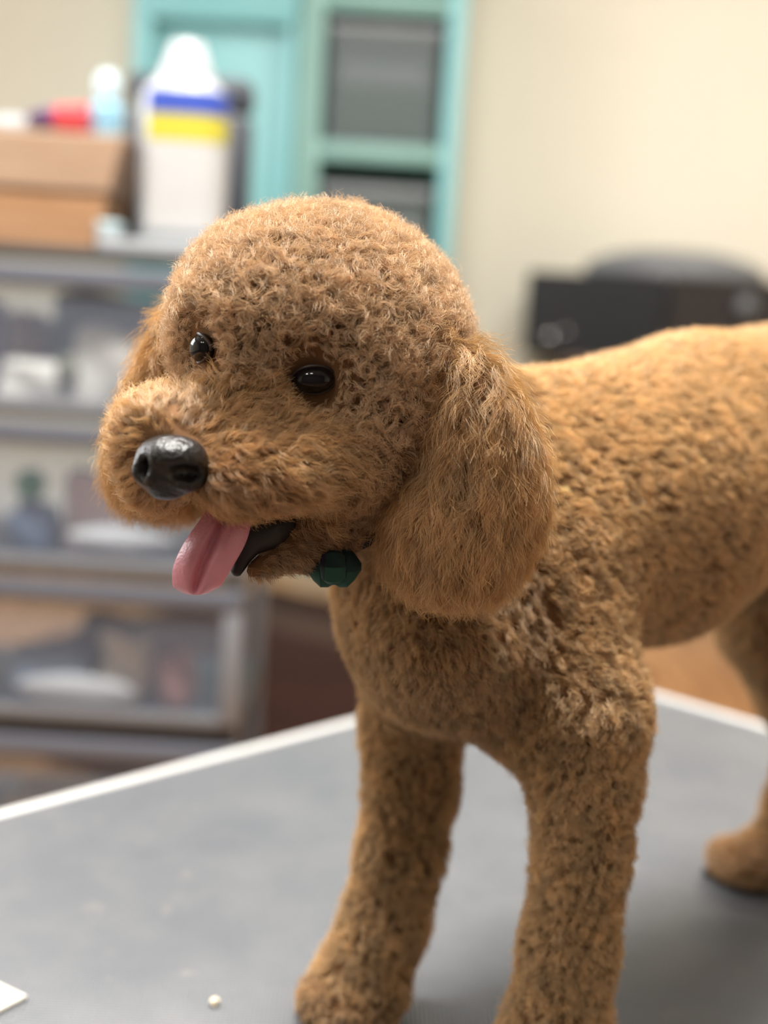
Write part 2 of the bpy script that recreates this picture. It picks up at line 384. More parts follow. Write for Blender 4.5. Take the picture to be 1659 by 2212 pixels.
# device
pc = at(1440, 640, 3.90); pl = at(1140, 600, 4.02)
dev = empty('printer', (pc[0] + .02, 4.08, ctz)); tag(dev, 'black boxy printer-like device with grey lid, beyond the dog back', 'printer')
ztop = pc[2] + .044
def prism(name, poly, z0, z1, m, parent, bev=.006):
    bm = bmesh.new(); a = [bm.verts.new((x, y, z0)) for x, y in poly]; b = [bm.verts.new((x, y, z1)) for x, y in poly]
    n = len(poly)
    for i in range(n): bm.faces.new((a[i], a[(i + 1) % n], b[(i + 1) % n], b[i]))
    bm.faces.new(list(reversed(a))); bm.faces.new(b); bmesh.ops.recalc_face_normals(bm, faces=bm.faces[:])
    bmesh.ops.bevel(bm, geom=bm.edges[:], offset=bev, segments=2, affect='EDGES')
    return link(name, bm, m, parent)
xr_ = at(1700, 640, 3.98)[0]
prism('body', [(pl[0], 4.02), (pc[0], 3.90), (pc[0] + .08, 4.27), (pl[0] + .05, 4.29)], ctz, ztop + .008, M_black, dev)
prism('paper_tray', [(pc[0] + .005, 3.905), (xr_, 3.97), (xr_, 4.26), (pc[0] + .09, 4.268)], ctz, ztop + .012, M_black2, dev)
lc = at(1455, 625, 4.08); bm = bmesh.new()
lathe(bm, [(.27, 0), (.275, .012), (.26, .035), (.20, .062), (.12, .078), (.0005, .082)], (lc[0], 4.08, ztop + .012), 40, 1.0, .62)
link('lid', bm, M_greylid, dev)
for px_, py_, rr_, mm in ((1187, 727, .012, M_chrome), (1222, 716, .008, M_chrome), (1612, 662, .03, M_greylid)):  # chrome balls added to catch the two bright glints on the device
    yk = 3.985 if px_ < 1300 else 3.94
    c = at(px_, py_, yk); bm = bmesh.new(); bmesh.ops.create_uvsphere(bm, u_segments=20, v_segments=12, radius=rr_, matrix=Matrix.Translation(c))
    link('knob', bm, mm, dev)

# ------------------------------------------------------------------ drawer cart
YK = 1.78; DK = 0.36
kx1 = at(522, 1400, YK)[0]; kx0 = kx1 - .66
cart = empty('drawer_cart', ((kx0 + kx1) / 2, YK + DK / 2, 0)); tag(cart, 'grey plastic drawer cart with clear drawers, left behind the dog', 'cart')
zy = lambda yy: at(260, yy, YK)[2]
lev = [(575, 893), (918, 1228), (1256, 1552), (1594, 1880)]
ztopc = zy(541)
abox('top_board', (kx0 - .005, YK - .012, zy(572)), (kx1 + .005, YK + DK, ztopc), M_grey_pl, cart, .006)
for xx in (kx0, kx1 - .022):
    for yy in (YK + .012, YK + DK - .03):
        abox('post', (xx, yy, .04), (xx + .022, yy + .024, zy(572)), M_post, cart, .005)
for i, (a, b) in enumerate(lev):
    zb_ = zy(b)
    nz = zy(lev[i + 1][0]) if i + 1 < len(lev) else zb_ - .02
    abox('frame_rail', (kx0 + .003, YK + .006, nz + .003), (kx1 - .003, YK + DK - .01, zb_ - .004), M_grey_pl if i == 2 else M_cartframe, cart, .004)  # third rail darker, shade between the drawers put into its colour
for xx in (kx0 + .03, kx1 - .03):
    for yy in (YK + .05, YK + DK - .05):
        bm = bmesh.new(); lathe(bm, [(.0005, -.02), (.016, -.02), (.02, -.012), (.02, .012), (.016, .02), (.0005, .02)], (0, 0, 0), 20)
        bmesh.ops.rotate(bm, verts=bm.verts, matrix=Matrix.Rotation(math.pi / 2, 3, 'Y')); bmesh.ops.translate(bm, verts=bm.verts, vec=(xx, yy, .02))
        link('caster', bm, M_grey_pl, cart)
floors = []
for i, (a, b) in enumerate(lev):
    z0, z1 = zy(b), zy(a)
    t = .004; x0, x9 = kx0 + .024, kx1 - .004
    d = bmesh.new()
    box(d, (x0, YK - .004, z0), (x9, YK, z1 - .03)); box(d, (x0, YK, z0), (x9 - .02, YK + .31, z0 + t))
    box(d, (x0, YK + .306, z0 + t), (x9 - .02, YK + .31, z1 - .02))
    box(d, (x0, YK, z0 + t), (x0 + t, YK + .306, z1 - .02)); box(d, (x9 - .024, YK, z0 + t), (x9 - .02, YK + .306, z1 - .02))
    dr = link('drawer', d, M_drawer, cart)
    lp = bmesh.new(); box(lp, (x0 - .012, YK - .012, z1 - .032), (x9 + .004, YK + .012, z1 - .004), .005)
    link('drawer_handle', lp, M_drawer_lip, dr)
    fr = bmesh.new(); box(fr, (x9 - .022, YK - .010, z0), (x9 + .004, YK - .004, z1 - .032), .002)
    box(fr, (x0 - .012, YK - .010, z0 - .002), (x9 - .022, YK - .004, z0 + .014), .002)
    link('drawer_edge', fr, M_post, dr)
    floors.append(z0 + t)
# things in the drawers
def inside(name, label, cat, px, py, half_w, half_h, m, level, seed, yoff=.05, amp=.15, ry=.03):
    Y = YK + yoff; c = at(px, py, Y); s = mpp(px, py, Y)
    zb_ = floors[level]; rz = max(half_h * s, .01); cz = c[2]
    if cz - rz * .9 < zb_: cz = zb_ + rz * .9
    return tag(link(name, lump((c[0], Y, cz), half_w * s, ry, rz, amp, seed), m), label, cat)
def bag(name, label, cat, px0, px1, py, m, level, seed, yoff, ry=.035, amp=.12):
    Y = YK + yoff; a = at(px0, py, Y); b = at(px1, py, Y); zb_ = floors[level]
    rz = (a[2] - zb_) / 1.9
    return tag(link(name, lump(((a[0] + b[0]) / 2, Y, zb_ + .9 * rz), (b[0] - a[0]) / 2, ry, rz, amp, seed, 3, 4), m), label, cat)
bag('treat_bag', 'cream bag at the left of the top cart drawer', 'bag', 5, 150, 770, M_cream_bag, 0, 1, .05)
bag('treat_bag', 'cream bag at the right of the top cart drawer', 'bag', 155, 330, 705, M_cream_bag, 0, 2, .06)
bag('brown_pouch', 'brown pouch standing behind cream bags in top drawer', 'pouch', 25, 105, 670, M_brown, 0, 3, .13, .03)
inside('olive_roll', 'small olive roll in front of the cream bag, top drawer', 'roll', 145, 800, 24, 34, M_olive, 0, 4, .018, .1, .012)
bag('lilac_cloth', 'lilac folded cloth at far left of the top drawer', 'cloth', -60, 20, 640, M_lilac, 0, 5, .15, .03)
bag('grey_cloth', 'grey folded cloth at the back of the top cart drawer', 'cloth', 110, 400, 640, M_tgrey, 0, 55, .2, .04)
bag('blue_pouch', 'slate blue pouch under the green ball, second cart drawer', 'pouch', 28, 128, 1082, M_navy, 1, 7, .06, .035)
gb = at(66, 1046, YK + .055); bm = bmesh.new(); bmesh.ops.create_uvsphere(bm, u_segments=24, v_segments=16, radius=34 * mpp(66, 1046, YK + .055), matrix=Matrix.Translation(gb))
tag(link('rubber_ball', bm, M_green), 'green rubber ball lying on the slate blue pouch, second drawer', 'ball')
bag('pink_packet', 'pale pink packet in the second cart drawer', 'packet', 140, 300, 1010, M_pinkpack, 1, 8, .07, .03, .08)
bag('white_packet', 'white packet right of the pink packet, second drawer', 'packet', 255, 420, 985, M_whitepack, 1, 9, .14, .03, .08)
inside('white_wipe', 'white wipe lying in front of the packets, second drawer', 'wipe', 260, 1165, 120, 26, M_whitepack, 1, 10, .022, .08, .014)
bag('blue_grey_cloth', 'blue grey folded cloth in the third cart drawer', 'cloth', 25, 200, 1390, M_bluegrey, 2, 11, .06)
bag('beige_pouch', 'beige pouch in the middle of the third drawer', 'pouch', 220, 330, 1360, M_tanbag, 2, 12, .07)
bag('dark_brown_bag', 'dark brown bag at the back of the third drawer', 'bag', 165, 340, 1325, M_darkbrown, 2, 13, .16, .04)
bag('coral_cloth', 'coral red cloth at the right of the third drawer', 'cloth', 345, 420, 1400, M_coral, 2, 14, .06, .03)
inside('folded_paper', 'white folded paper at the front of the third drawer', 'paper', 165, 1490, 130, 34, M_whitepack, 2, 15, .02, .05, .012)
bag('beige_cloth', 'beige folded cloth in the bottom cart drawer', 'cloth', 20, 230, 1690, M_tanbag, 3, 16, .07)
bag('grey_bundle', 'grey bundle at the right of the bottom drawer', 'bundle', 240, 420, 1720, M_tgrey, 3, 17, .07)

# ------------------------------------------------------------------ things on top of the cart
zt = ztopc
YT = YK + .06
# white tray
tr0, tr1 = at(203, 525, YT - .04)[0] + .008, at(500, 540, YT - .03)[0]
bm = bmesh.new(); box(bm, (tr0, YT - .06, zt), (tr1, YT + .13, zt + .006), .003)
box(bm, (tr0, YT - .06, zt + .006), (tr1, YT - .055, zt + .016), .002); box(bm, (tr0, YT + .125, zt + .006), (tr1, YT + .13, zt + .016), .002)
box(bm, (tr0, YT - .055, zt + .006), (tr0 + .005, YT + .125, zt + .016), .002); box(bm, (tr1 - .005, YT - .055, zt + .006), (tr1, YT + .125, zt + .016), .002)
tag(link('tray', bm, M_white_pl), 'low white tray under the white bottle on cart top', 'tray')
# big bottle
bc = at(391, 520, YT + .02)
s = mpp(388, 350, YT + .02)
bz = zt + .0065
top_cap = at(388, 95, YT + .02)[2]; sh = at(388, 180, YT + .02)[2]
bot = empty('shampoo_bottle', (bc[0], YT + .02, bz)); tag(bot, 'large white bottle with blue and yellow label bands on cart top', 'bottle')
R = 94 * s
def sq(bm, prof, n=40, p=3.2, sx=1, sy=.85, arc=None):
    rings = []
    for r, z in prof:
        ring = []
        for i in range(n):
            a = 2 * math.pi * i / n if arc is None else math.radians(arc[0] + (arc[1] - arc[0]) * i / (n - 1)); c_, s_ = math.cos(a), math.sin(a)
            q = (abs(c_) ** p + abs(s_) ** p) ** (-1 / p)
            ring.append(bm.verts.new((bc[0] + sx * r * q * c_, YT + .02 + sy * r * q * s_, z)))
        rings.append(ring)
    for a, b in zip(rings, rings[1:]):
        for i in range(n if arc is None else n - 1): bm.faces.new((a[i], a[(i + 1) % n], b[(i + 1) % n], b[i]))
    return rings
bm = bmesh.new(); rg = sq(bm, [(R * .9, bz), (R, bz + .008), (R, sh - .03), (R * .93, sh - .012), (R * .62, sh + .006), (R * .45, sh + .012), (.0005, sh + .013)])
bm.faces.new(list(reversed(rg[0])))
link('bottle_body', bm, M_white_pl, bot)
bm = bmesh.new(); lathe(bm, [(R * .62, 0), (R * .64, .004), (R * .60, (top_cap - sh) * .25), (R * .50, (top_cap - sh) * .5), (R * .42, (top_cap - sh) * .82), (R * .36, (top_cap - sh) * .95), (R * .22, top_cap - sh)], (bc[0], YT + .02, sh + .004), 28)
link('cap', bm, M_white_pl, bot)
zl = lambda yy: at(388, yy, YT - .03)[2]
for nm, y0, y1, m, e in (('white_label', 500, 305, M_label, .0012), ('yellow_band', 304, 246, M_yellow, .0014), ('blue_band', 244, 192, M_blue, .0014)):
    bm = bmesh.new(); sq(bm, [(R + .0002, zl(y0)), (R + e, zl(y0) + .0006), (R + e, zl(y1) - .0006), (R + .0002, zl(y1))], arc=(232, 350))
    link(nm, bm, m, bot)
# dark box behind the bottle
a0, a1 = at(272, 500, YT + .19)[0], at(541, 300, YT + .19)[0]
zb_ = at(500, 172, YT + .19)[2]
dk = empty('charcoal_case', ((a0 + a1) / 2, YT + .2, zt)); tag(dk, 'upright charcoal case standing behind the white bottle', 'case')
M_char = mat('charcoal_case_plastic', (0.035, 0.042, 0.055), .5, bump=.05)
abox('case_body', (a0, YT + .16, zt), (a1, YT + .235, zb_ - .05), M_char, dk, .012)
abox('case_lid', (a0, YT + .158, zb_ - .048), (a1, YT + .237, zb_), M_char, dk, .012)
# small white jar
jc = at(246, 520, YT); bm = bmesh.new(); jr = 27 * mpp(232, 510, YT)
jar = empty('small_jar', (jc[0], YT, zt + .0065)); tag(jar, 'small white jar on tray between wooden box and bottle', 'jar')
lathe(bm, [(jr * .9, 0), (jr, .003), (jr, .016), (jr * .85, .018)], (jc[0], YT - .03, zt + .0065), 28); link('jar_body', bm, M_white_pl, jar)
bm = bmesh.new(); lathe(bm, [(jr * 1.05, 0), (jr * 1.07, .002), (jr * 1.07, .009), (jr * .9, .012)], (jc[0], YT - .03, zt + .0245), 28); link('jar_lid', bm, M_paleblue, jar)
# wooden box, tapered, built of planks
wb = empty('wooden_box', (at(60, 500, YT)[0], YT + .05, zt)); tag(wb, 'tapered tan wooden plank box at left on the cart top', 'box')
xt, xb_ = at(268, 295, YT - .04)[0], at(203, 525, YT - .04)[0]
xlt, xlb = xt - .30, xb_ - .22
ztp = at(100, 280, YT - .05)[2]; HB = ztp - zt
def lerp(a, b, t): return a + (b - a) * t
def plank(t0, t1, m, out=0.0):
    for side in ('front', 'back', 'left', 'right'):
        bm = bmesh.new(); th = .010
        def pt(x_, y_, t):
            # tapering ring
            xl = lerp(xlb, xlt, t) - out; xr2 = lerp(xb_, xt, t) + out
            yf = lerp(YT - .03, YT - .05, t) - out; yb = lerp(YT + .12, YT + .14, t) + out
            return (lerp(xl, xr2, x_), lerp(yf, yb, y_), zt + HB * t)
        i = .035
        q = {'front': ((0, 0), (1, 0), (1, .08), (0, .08)), 'back': ((0, .92), (1, .92), (1, 1), (0, 1)), 'left': ((0, .08), (i, .08), (i, .92), (0, .92)), 'right': ((1 - i, .08), (1, .08), (1, .92), (1 - i, .92))}[side]
        lo = [bm.verts.new(pt(a, b, t0)) for a, b in q]; hi = [bm.verts.new(pt(a, b, t1)) for a, b in q]
        for j in range(4): bm.faces.new((lo[j], lo[(j + 1) % 4], hi[(j + 1) % 4], hi[j]))
        bm.faces.new(list(reversed(lo))); bm.faces.new(hi)
        bmesh.ops.recalc_face_normals(bm, faces=bm.faces[:]); bmesh.ops.bevel(bm, geom=bm.edges[:], offset=.002, segments=1, affect='EDGES')
        link('plank', bm, m, wb)
plank(.0, .47, M_tan2); plank(.50, .985, M_tan, .003)
abox('bottom_board', (xlb + .011, YT - .015, zt), (xb_ - .011, YT + .105, zt + .006), M_tan2, wb, .001)
abox('top_board', (xlt + .02, YT - .035, ztp - .012), (xt - .02, YT + .125, ztp - .002), M_tan, wb, .001)
zbt = ztp - .002
# things on the box
YB = YT + .01
def capsule_thing(name, label, cat, px0, px1, py, hw_, segs, cat_mats):
    a = at(px0, py, YB); b = at(px1, py, YB); r = hw_ * mpp(px0, py, YB)
    root = empty(name, ((a[0] + b[0]) / 2, YB, zbt)); tag(root, label, cat)
    for nm, t0, t1, ra, rb, m in segs:
        bm = bmesh.new(); n_ = 8
        tube(bm, [(lerp(a[0], b[0], lerp(t0, t1, q / n_)), YB, zbt + r) for q in range(n_ + 1)], [r * lerp(ra, rb, q / n_) for q in range(n_ + 1)], 20)
        link(nm, bm, m, root)
capsule_thing('tube', 'red tube with dark purple tip lying on the wooden box', 'tube', 62, 192, 242, 36, [('tube_tip', 0, .45, .3, .78, M_purple), ('tube_body', .45, 1, .8, 1.0, M_red)], None)
lb = at(230, 290, YB + .04); s2 = mpp(214, 250, YB + .04)
lbt = empty('spray_bottle', (lb[0], YB + .04, zbt)); tag(lbt, 'light blue bottle with pale cap standing on the wooden box', 'bottle')
hgt_ = at(214, 215, YB + .04)[2] - zbt
bm = bmesh.new(); lathe(bm, [(33 * s2, 0), (36 * s2, .003), (36 * s2, hgt_ * .8), (20 * s2, hgt_)], (lb[0], YB + .04, zbt), 24); link('bottle_body', bm, M_ltblue, lbt)
bm = bmesh.new(); lathe(bm, [(24 * s2, 0), (26 * s2, .003), (26 * s2, .028), (14 * s2, .038)], (lb[0], YB + .04, zbt + hgt_), 24); link('spray_head', bm, M_paleblue, lbt)
pb = at(268, 300, YT + .09); s3 = mpp(268, 300, YT + .09)
pbz = zbt if pb[0] < xt - .03 else zt
pbt = empty('pale_bottle', (pb[0], YT + .115, zt)); tag(pbt, 'slim pale lavender bottle between wooden box and white bottle', 'bottle')
M_lav = mat('pale_lavender_plastic', (0.66, 0.66, 0.74), .4); M_redcap = mat('faded_red_label', (0.62, 0.25, 0.24), .5)
pxc = at(268, 295, YT - .04)[0] + .021; ph_ = at(286, 190, YT + .125)[2] - zt
bm = bmesh.new(); lathe(bm, [(.014, 0), (.016, .003), (.016, ph_ * .86), (.010, ph_ * .93)], (pxc, YT + .115, zt + .0065), 24); link('bottle_body', bm, M_lav, pbt)
bm = bmesh.new(); lathe(bm, [(.010, 0), (.0105, .002), (.010, .022), (.006, .025)], (pxc, YT + .115, zt + .0065 + ph_ * .93), 24); link('cap', bm, M_white_pl, pbt)
bm = bmesh.new(); lathe(bm, [(.0162, 0), (.0165, .001), (.0165, .03), (.0162, .031)], (pxc, YT + .115, zt + ph_ * .62), 24); link('label_band', bm, M_redcap, pbt)
gc = at(25, 268, YB); bm = lump((gc[0], YB + .02, zbt + .012), .045, .03, .0135, .1, 31)
tag(link('grey_brush', bm, M_tgrey), 'grey brush lying at left on the wooden box', 'brush')

# ------------------------------------------------------------------ scraps on the mat
pcn = ground(20, 2155, TABLE_Z)
sA, sB, sC = ground(60, 2159), ground(-40, 2112), ground(-40, 2212)
tag(prism('card_scrap', [sA[:2], sC[:2], (sB + sC - sA)[:2], sB[:2]], TABLE_Z + .0002, TABLE_Z + .0024, M_paper, None, .0005), 'off-white card scrap on the mat at its lower left', 'scrap')
tg = ground(463, 2172, TABLE_Z)
tag(link('fur_tuft', lump((tg[0], tg[1], TABLE_Z + .0021), .0024, .0024, .0023, .3, 41, 2), M_tuft), 'tiny cream fur tuft on the mat beside the front paw', 'tuft')

# ================================================================== the dog
def S(px, py, Y, rpx, inset=0.0):
    p = at(px, py, Y); return p, max(rpx * mpp(px, py, Y) - inset, .002)
PR = []                                     # primitives of the one continuous body surface
def cone(region, a, b, k, inset):
    (p, ra), (q, rb) = S(*a, inset), S(*b, inset)
    PR.append(('c', region, k, p, q, ra, rb, 1.0))
def chain(region, pts, k, inset):
    for a, b in zip(pts, pts[1:]): cone(region, a, b, k, inset)
def ell(region, px, py, Y, rx, ry, rz, k, inset, rot=0.0, sign=1.0, roll=0.0):
    """rx, rz in pixels (across, up), ry in metres (depth); rot turns about the up axis, roll in the picture plane"""
    c = at(px, py, Y); s = mpp(px, py, Y)
    A = np.array(Matrix.Rotation(rot, 3, 'Z') @ Matrix.Rotation(roll, 3, 'Y'))
    r = np.array([max(rx * s - inset, .001), max(ry - inset * .8, .001), max(rz * s - inset, .001)])
    PR.append(('e', region, k, c, A, r, None, sign))

fR = ground(748, 2196); fL = ground(1196, 2372); hR = ground(1612, 1902)
yR, yL, yH = fR[1], fL[1], hR[1]
FB, FL_, FS, FM, FE = .0045, .0055, .0075, .006, .009
# --- trunk
chain('body', [(1085, 1105, .675, 292), (1230, 1098, .70, 312), (1370, 1078, .735, 322)], .008, FB)
chain('body', [(1370, 1078, .735, 322), (1510, 1005, .775, 292), (1660, 945, .82, 242), (1800, 925, .865, 232), (1900, 930, .89, 215)], .008, FB)
ell('chest', 955, 1330, .640, 222, .085, 215, .04, FB)
ell('chest', 1000, 1440, .640, 165, .06, 88, .03, FB)
cone('neck', (1040, 1040, .67, 225), (800, 880, .605, 185), .03, FB)
cone('neck', (930, 1250, .635, 190), (800, 1000, .60, 150), .03, FB)
# --- near fore leg
cone('shoulder', (1180, 1230, .634, 150), (1262, 1490, .605, 132), .04, FB)
cone('shoulder', (1075, 1455, .630, 92), (1170, 1590, .603, 88), .03, FB)
ell('shoulder', 1290, 1560, .620, 90, .036, 92, .035, FL_)
chain('leg', [(1240, 1540, .603, 150), (1262, 1680, .596, 130), (1255, 1850, .592, 112), (1228, 2050, .590, 112), (1200, 2230, yL, 118)], .008, FL_)
cone('paw', (1196, 2262, yL - .005, 112), (1180, 2318, yL - .014, 84), .02, FL_)
ell('paw', 1188, 2338, yL - .010, 112, .030, 56, .015, FL_ * .7)
# --- far fore leg
cone('shoulder', (930, 1420, .665, 140), (890, 1580, .668, 116), .03, FL_)
chain('leg', [(890, 1560, .668, 118), (888, 1700, .664, 108), (866, 1840, .660, 103), (832, 1990, .656, 103), (790, 2095, .652, 100)], .008, FL_)
cone('paw', (768, 2122, yR + .002, 88), (728, 2150, yR - .004, 64), .02, FL_)
ell('paw', 752, 2160, yR - .002, 112, .030, 46, .015, FL_ * .7)
# --- far hind leg (seen), near hind leg (beyond the frame)
chain('leg', [(1715, 1150, .865, 170), (1650, 1340, .862, 112), (1700, 1500, .872, 74), (1742, 1600, .880, 62), (1712, 1730, .872, 62), (1672, 1820, .862, 62)], .008, FL_)
ell('paw', 1618, 1858, yH, 98, .03, 48, .015, FL_ * .7)
chain('leg', [(1930, 1100, .79, 190), (1935, 1330, .775, 150), (2000, 1560, .785, 85), (2045, 1660, .79, 70), (2010, 1830, .785, 70), (1975, 1950, .78, 70)], .02, FL_)
nh = ground(1930, 2040)
ell('paw', 1925, 1990, nh[1], 105, .03, 52, .015, FL_ * .7)
chain('body', [(1930, 780, .91, 60), (1985, 660, .925, 40), (2010, 560, .93, 62)], .02, FL_)
# --- head
ell('skull', 700, 724, .585, 306, .072, 290, .02, FS)
ell('skull', 800, 800, .583, 215, .066, 240, .02, FS)
ell('skull', 535, 705, .565, 146, .048, 180, .03, FS)
ell('cheek', 760, 985, .560, 135, .045, 130, .03, FM)
# muzzle
cone('muzzle', (560, 880, .540, 120), (400, 985, .506, 82), .022, FM)
ell('muzzle', 620, 1000, .525, 150, .035, 112, .022, FM)
ell('muzzle', 505, 1020, .512, 100, .030, 92, .018, FM)
ell('muzzle', 335, 985, .530, 96, .034, 132, .018, FM, roll=-.12)
ell('muzzle', 360, 905, .522, 86, .028, 60, .02, FM)
# lower jaw
cone('chin', (545, 1232, .5165, 40), (690, 1158, .545, 82), .014, .004)
cone('chin', (690, 1140, .548, 80), (800, 1060, .58, 120), .02, .004)
# eye sockets and mouth slit
NOSE = at(372, 1003, .4905)
EN = EF = None
def dent(p, r, k):
    PR.append(('s', 'skull', k, np.array(p), None, r, None, -1.0))

def prim_d(pr, X):
    t = pr[0]
    if t == 's': return np.linalg.norm(X - pr[3], axis=-1) - pr[5]
    if t == 'c':
        a, b, ra, rb = pr[3], pr[4], pr[5], pr[6]; ba = b - a
        h = np.clip(((X - a) @ ba) / (ba @ ba), 0, 1)
        return np.linalg.norm(X - a - h[..., None] * ba, axis=-1) - (ra + (rb - ra) * h)
    q = (X - pr[3]) @ pr[4]; r = pr[5]
    k0 = np.linalg.norm(q / r, axis=-1); k1 = np.linalg.norm(q / (r * r), axis=-1)
    return k0 * (k0 - 1) / np.maximum(k1, 1e-6)
def prim_box(pr, pad):
    if pr[0] == 's': c = pr[3]; r = pr[5] + pad; return c - r, c + r
    if pr[0] == 'c':
        a, b, ra, rb = pr[3:7]
        return np.minimum(a - ra, b - rb) - pad, np.maximum(a + ra, b + rb) + pad
    ext = np.abs(pr[4]) @ pr[5]; return pr[3] - ext - pad, pr[3] + ext + pad
def surface(prims, h, floor_z=None):
    """smooth union of the primitives, turned into a quad mesh by surface nets"""
    bs = [prim_box(p, .02) for p in prims if p[7] > 0]
    lo = np.min([b[0] for b in bs], 0); hi = np.max([b[1] for b in bs], 0)
    n = np.ceil((hi - lo) / h).astype(int) + 1
    Fd = np.full(n, .06, np.float32)
    ax = [lo[i] + h * np.arange(n[i]) for i in range(3)]
    for pr in prims:
        a, b = prim_box(pr, .05); i0 = np.maximum(((a - lo) / h).astype(int), 0); i1 = np.minimum(np.ceil((b - lo) / h).astype(int) + 1, n)
        X = np.stack(np.meshgrid(*[ax[i][i0[i]:i1[i]] for i in range(3)], indexing='ij'), -1)
        d = prim_d(pr, X).astype(np.float32); sl = tuple(slice(i0[i], i1[i]) for i in range(3)); f = Fd[sl]; k = pr[2]
        if pr[7] > 0:
            m = np.maximum(k - np.abs(f - d), 0) / k; Fd[sl] = np.minimum(f, d) - m * m * k * .25
        else:
            m = np.maximum(k - np.abs(f + d), 0) / k; Fd[sl] = np.maximum(f, -d) + m * m * k * .25
    if floor_z is not None:
        Fd = np.maximum(Fd, (floor_z - ax[2])[None, None, :].astype(np.float32))
    return nets(Fd, lo, h)
def nets(Fd, lo, h):
    n = np.array(Fd.shape); Sg = Fd < 0
    cnt = np.zeros(n - 1, np.int8)
    for i in (0, 1):
        for j in (0, 1):
            for k in (0, 1):
                cnt += Sg[i:n[0] - 1 + i, j:n[1] - 1 + j, k:n[2] - 1 + k]
    cells = np.argwhere((cnt > 0) & (cnt < 8))
    idx = np.full(n - 1, -1, np.int64); idx[tuple(cells.T)] = np.arange(len(cells))
    acc = np.zeros((len(cells), 3)); c = np.zeros(len(cells))
    for a in range(3):
        o = [x for x in range(3) if x != a]
        for u in (0, 1):
            for v in (0, 1):
                p0 = cells.copy(); p0[:, o[0]] += u; p0[:, o[1]] += v; p1 = p0.copy(); p1[:, a] += 1
                f0 = Fd[tuple(p0.T)]; f1 = Fd[tuple(p1.T)]; m = (f0 < 0) != (f1 < 0)
                t = f0[m] / (f0[m] - f1[m]); q = p0[m].astype(float); q[:, a] += t
                acc[m] += q; c[m] += 1
    V = lo + h * acc / c[:, None]
    Q = []
    for a in range(3):
        o1, o2 = (a + 1) % 3, (a + 2) % 3
        s0 = [slice(None)] * 3; s1 = [slice(None)] * 3; s0[a] = slice(0, -1); s1[a] = slice(1, None)
        e = np.argwhere(Sg[tuple(s0)] != Sg[tuple(s1)])
        e = e[(e[:, o1] > 0) & (e[:, o2] > 0) & (e[:, o1] < n[o1] - 1) & (e[:, o2] < n[o2] - 1)]
        fl_ = Sg[tuple(e.T)]
        q = []
        for du, dv in ((-1, -1), (0, -1), (0, 0), (-1, 0)):
            p = e.copy(); p[:, o1] += du; p[:, o2] += dv; q.append(idx[tuple(p.T)])
        q = np.stack(q, 1); q[~fl_] = q[~fl_][:, ::-1]; Q.append(q)
    Q = np.concatenate(Q); Q = Q[(Q >= 0).all(1)]
    return V, Q
def mesh_from(name, V, Q):
    me = bpy.data.meshes.new(name); me.vertices.add(len(V)); me.vertices.foreach_set('co', V.astype(np.float32).ravel())
    me.loops.add(Q.size); me.loops.foreach_set('vertex_index', Q.astype(np.int32).ravel())
    me.polygons.add(len(Q)); me.polygons.foreach_set('loop_start', np.arange(0, Q.size, 4, dtype=np.int32)); me.polygons.foreach_set('loop_total', np.full(len(Q), 4, np.int32))
    me.update(calc_edges=True); me.validate(); return me
def vnormals(V, Q):
    e1_ = V[Q[:, 2]] - V[Q[:, 0]]; e2_ = V[Q[:, 3]] - V[Q[:, 1]]; fn = np.cross(e1_, e2_)
    N = np.zeros_like(V)
    for i in range(4): np.add.at(N, Q[:, i], fn)
    return N / np.maximum(np.linalg.norm(N, axis=1, keepdims=True), 1e-12), np.linalg.norm(fn, axis=1) / 2
unit = lambda v: v / np.maximum(np.linalg.norm(v, axis=-1, keepdims=True), 1e-9)

# --- materials of the dog
def skin_mat():
    m = mat('tan_skin', (0.19, 0.10, 0.048), 0.9, noise=.25, nscale=40, spec=.1); return m
M_skin = skin_mat()
def fur_mat():
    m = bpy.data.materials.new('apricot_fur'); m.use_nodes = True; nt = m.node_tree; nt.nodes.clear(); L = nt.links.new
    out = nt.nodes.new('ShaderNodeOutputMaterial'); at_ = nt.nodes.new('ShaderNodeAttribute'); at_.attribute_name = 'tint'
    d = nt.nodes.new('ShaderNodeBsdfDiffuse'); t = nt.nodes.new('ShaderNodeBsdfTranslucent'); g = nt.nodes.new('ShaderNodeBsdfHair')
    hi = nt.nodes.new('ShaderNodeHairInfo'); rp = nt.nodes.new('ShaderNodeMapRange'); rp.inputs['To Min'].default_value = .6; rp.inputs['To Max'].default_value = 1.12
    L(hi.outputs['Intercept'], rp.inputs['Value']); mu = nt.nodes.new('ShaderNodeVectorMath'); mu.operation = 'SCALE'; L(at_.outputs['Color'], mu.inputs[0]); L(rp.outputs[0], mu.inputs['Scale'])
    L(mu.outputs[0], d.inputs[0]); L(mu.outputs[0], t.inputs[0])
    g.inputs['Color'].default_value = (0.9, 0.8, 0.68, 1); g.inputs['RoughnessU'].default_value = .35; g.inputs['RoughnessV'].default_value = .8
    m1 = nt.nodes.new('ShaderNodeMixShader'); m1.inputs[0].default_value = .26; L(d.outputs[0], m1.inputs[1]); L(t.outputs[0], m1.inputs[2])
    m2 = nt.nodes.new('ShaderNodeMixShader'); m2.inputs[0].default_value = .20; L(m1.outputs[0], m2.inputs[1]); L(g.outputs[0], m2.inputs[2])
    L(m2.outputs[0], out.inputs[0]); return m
M_fur = fur_mat()

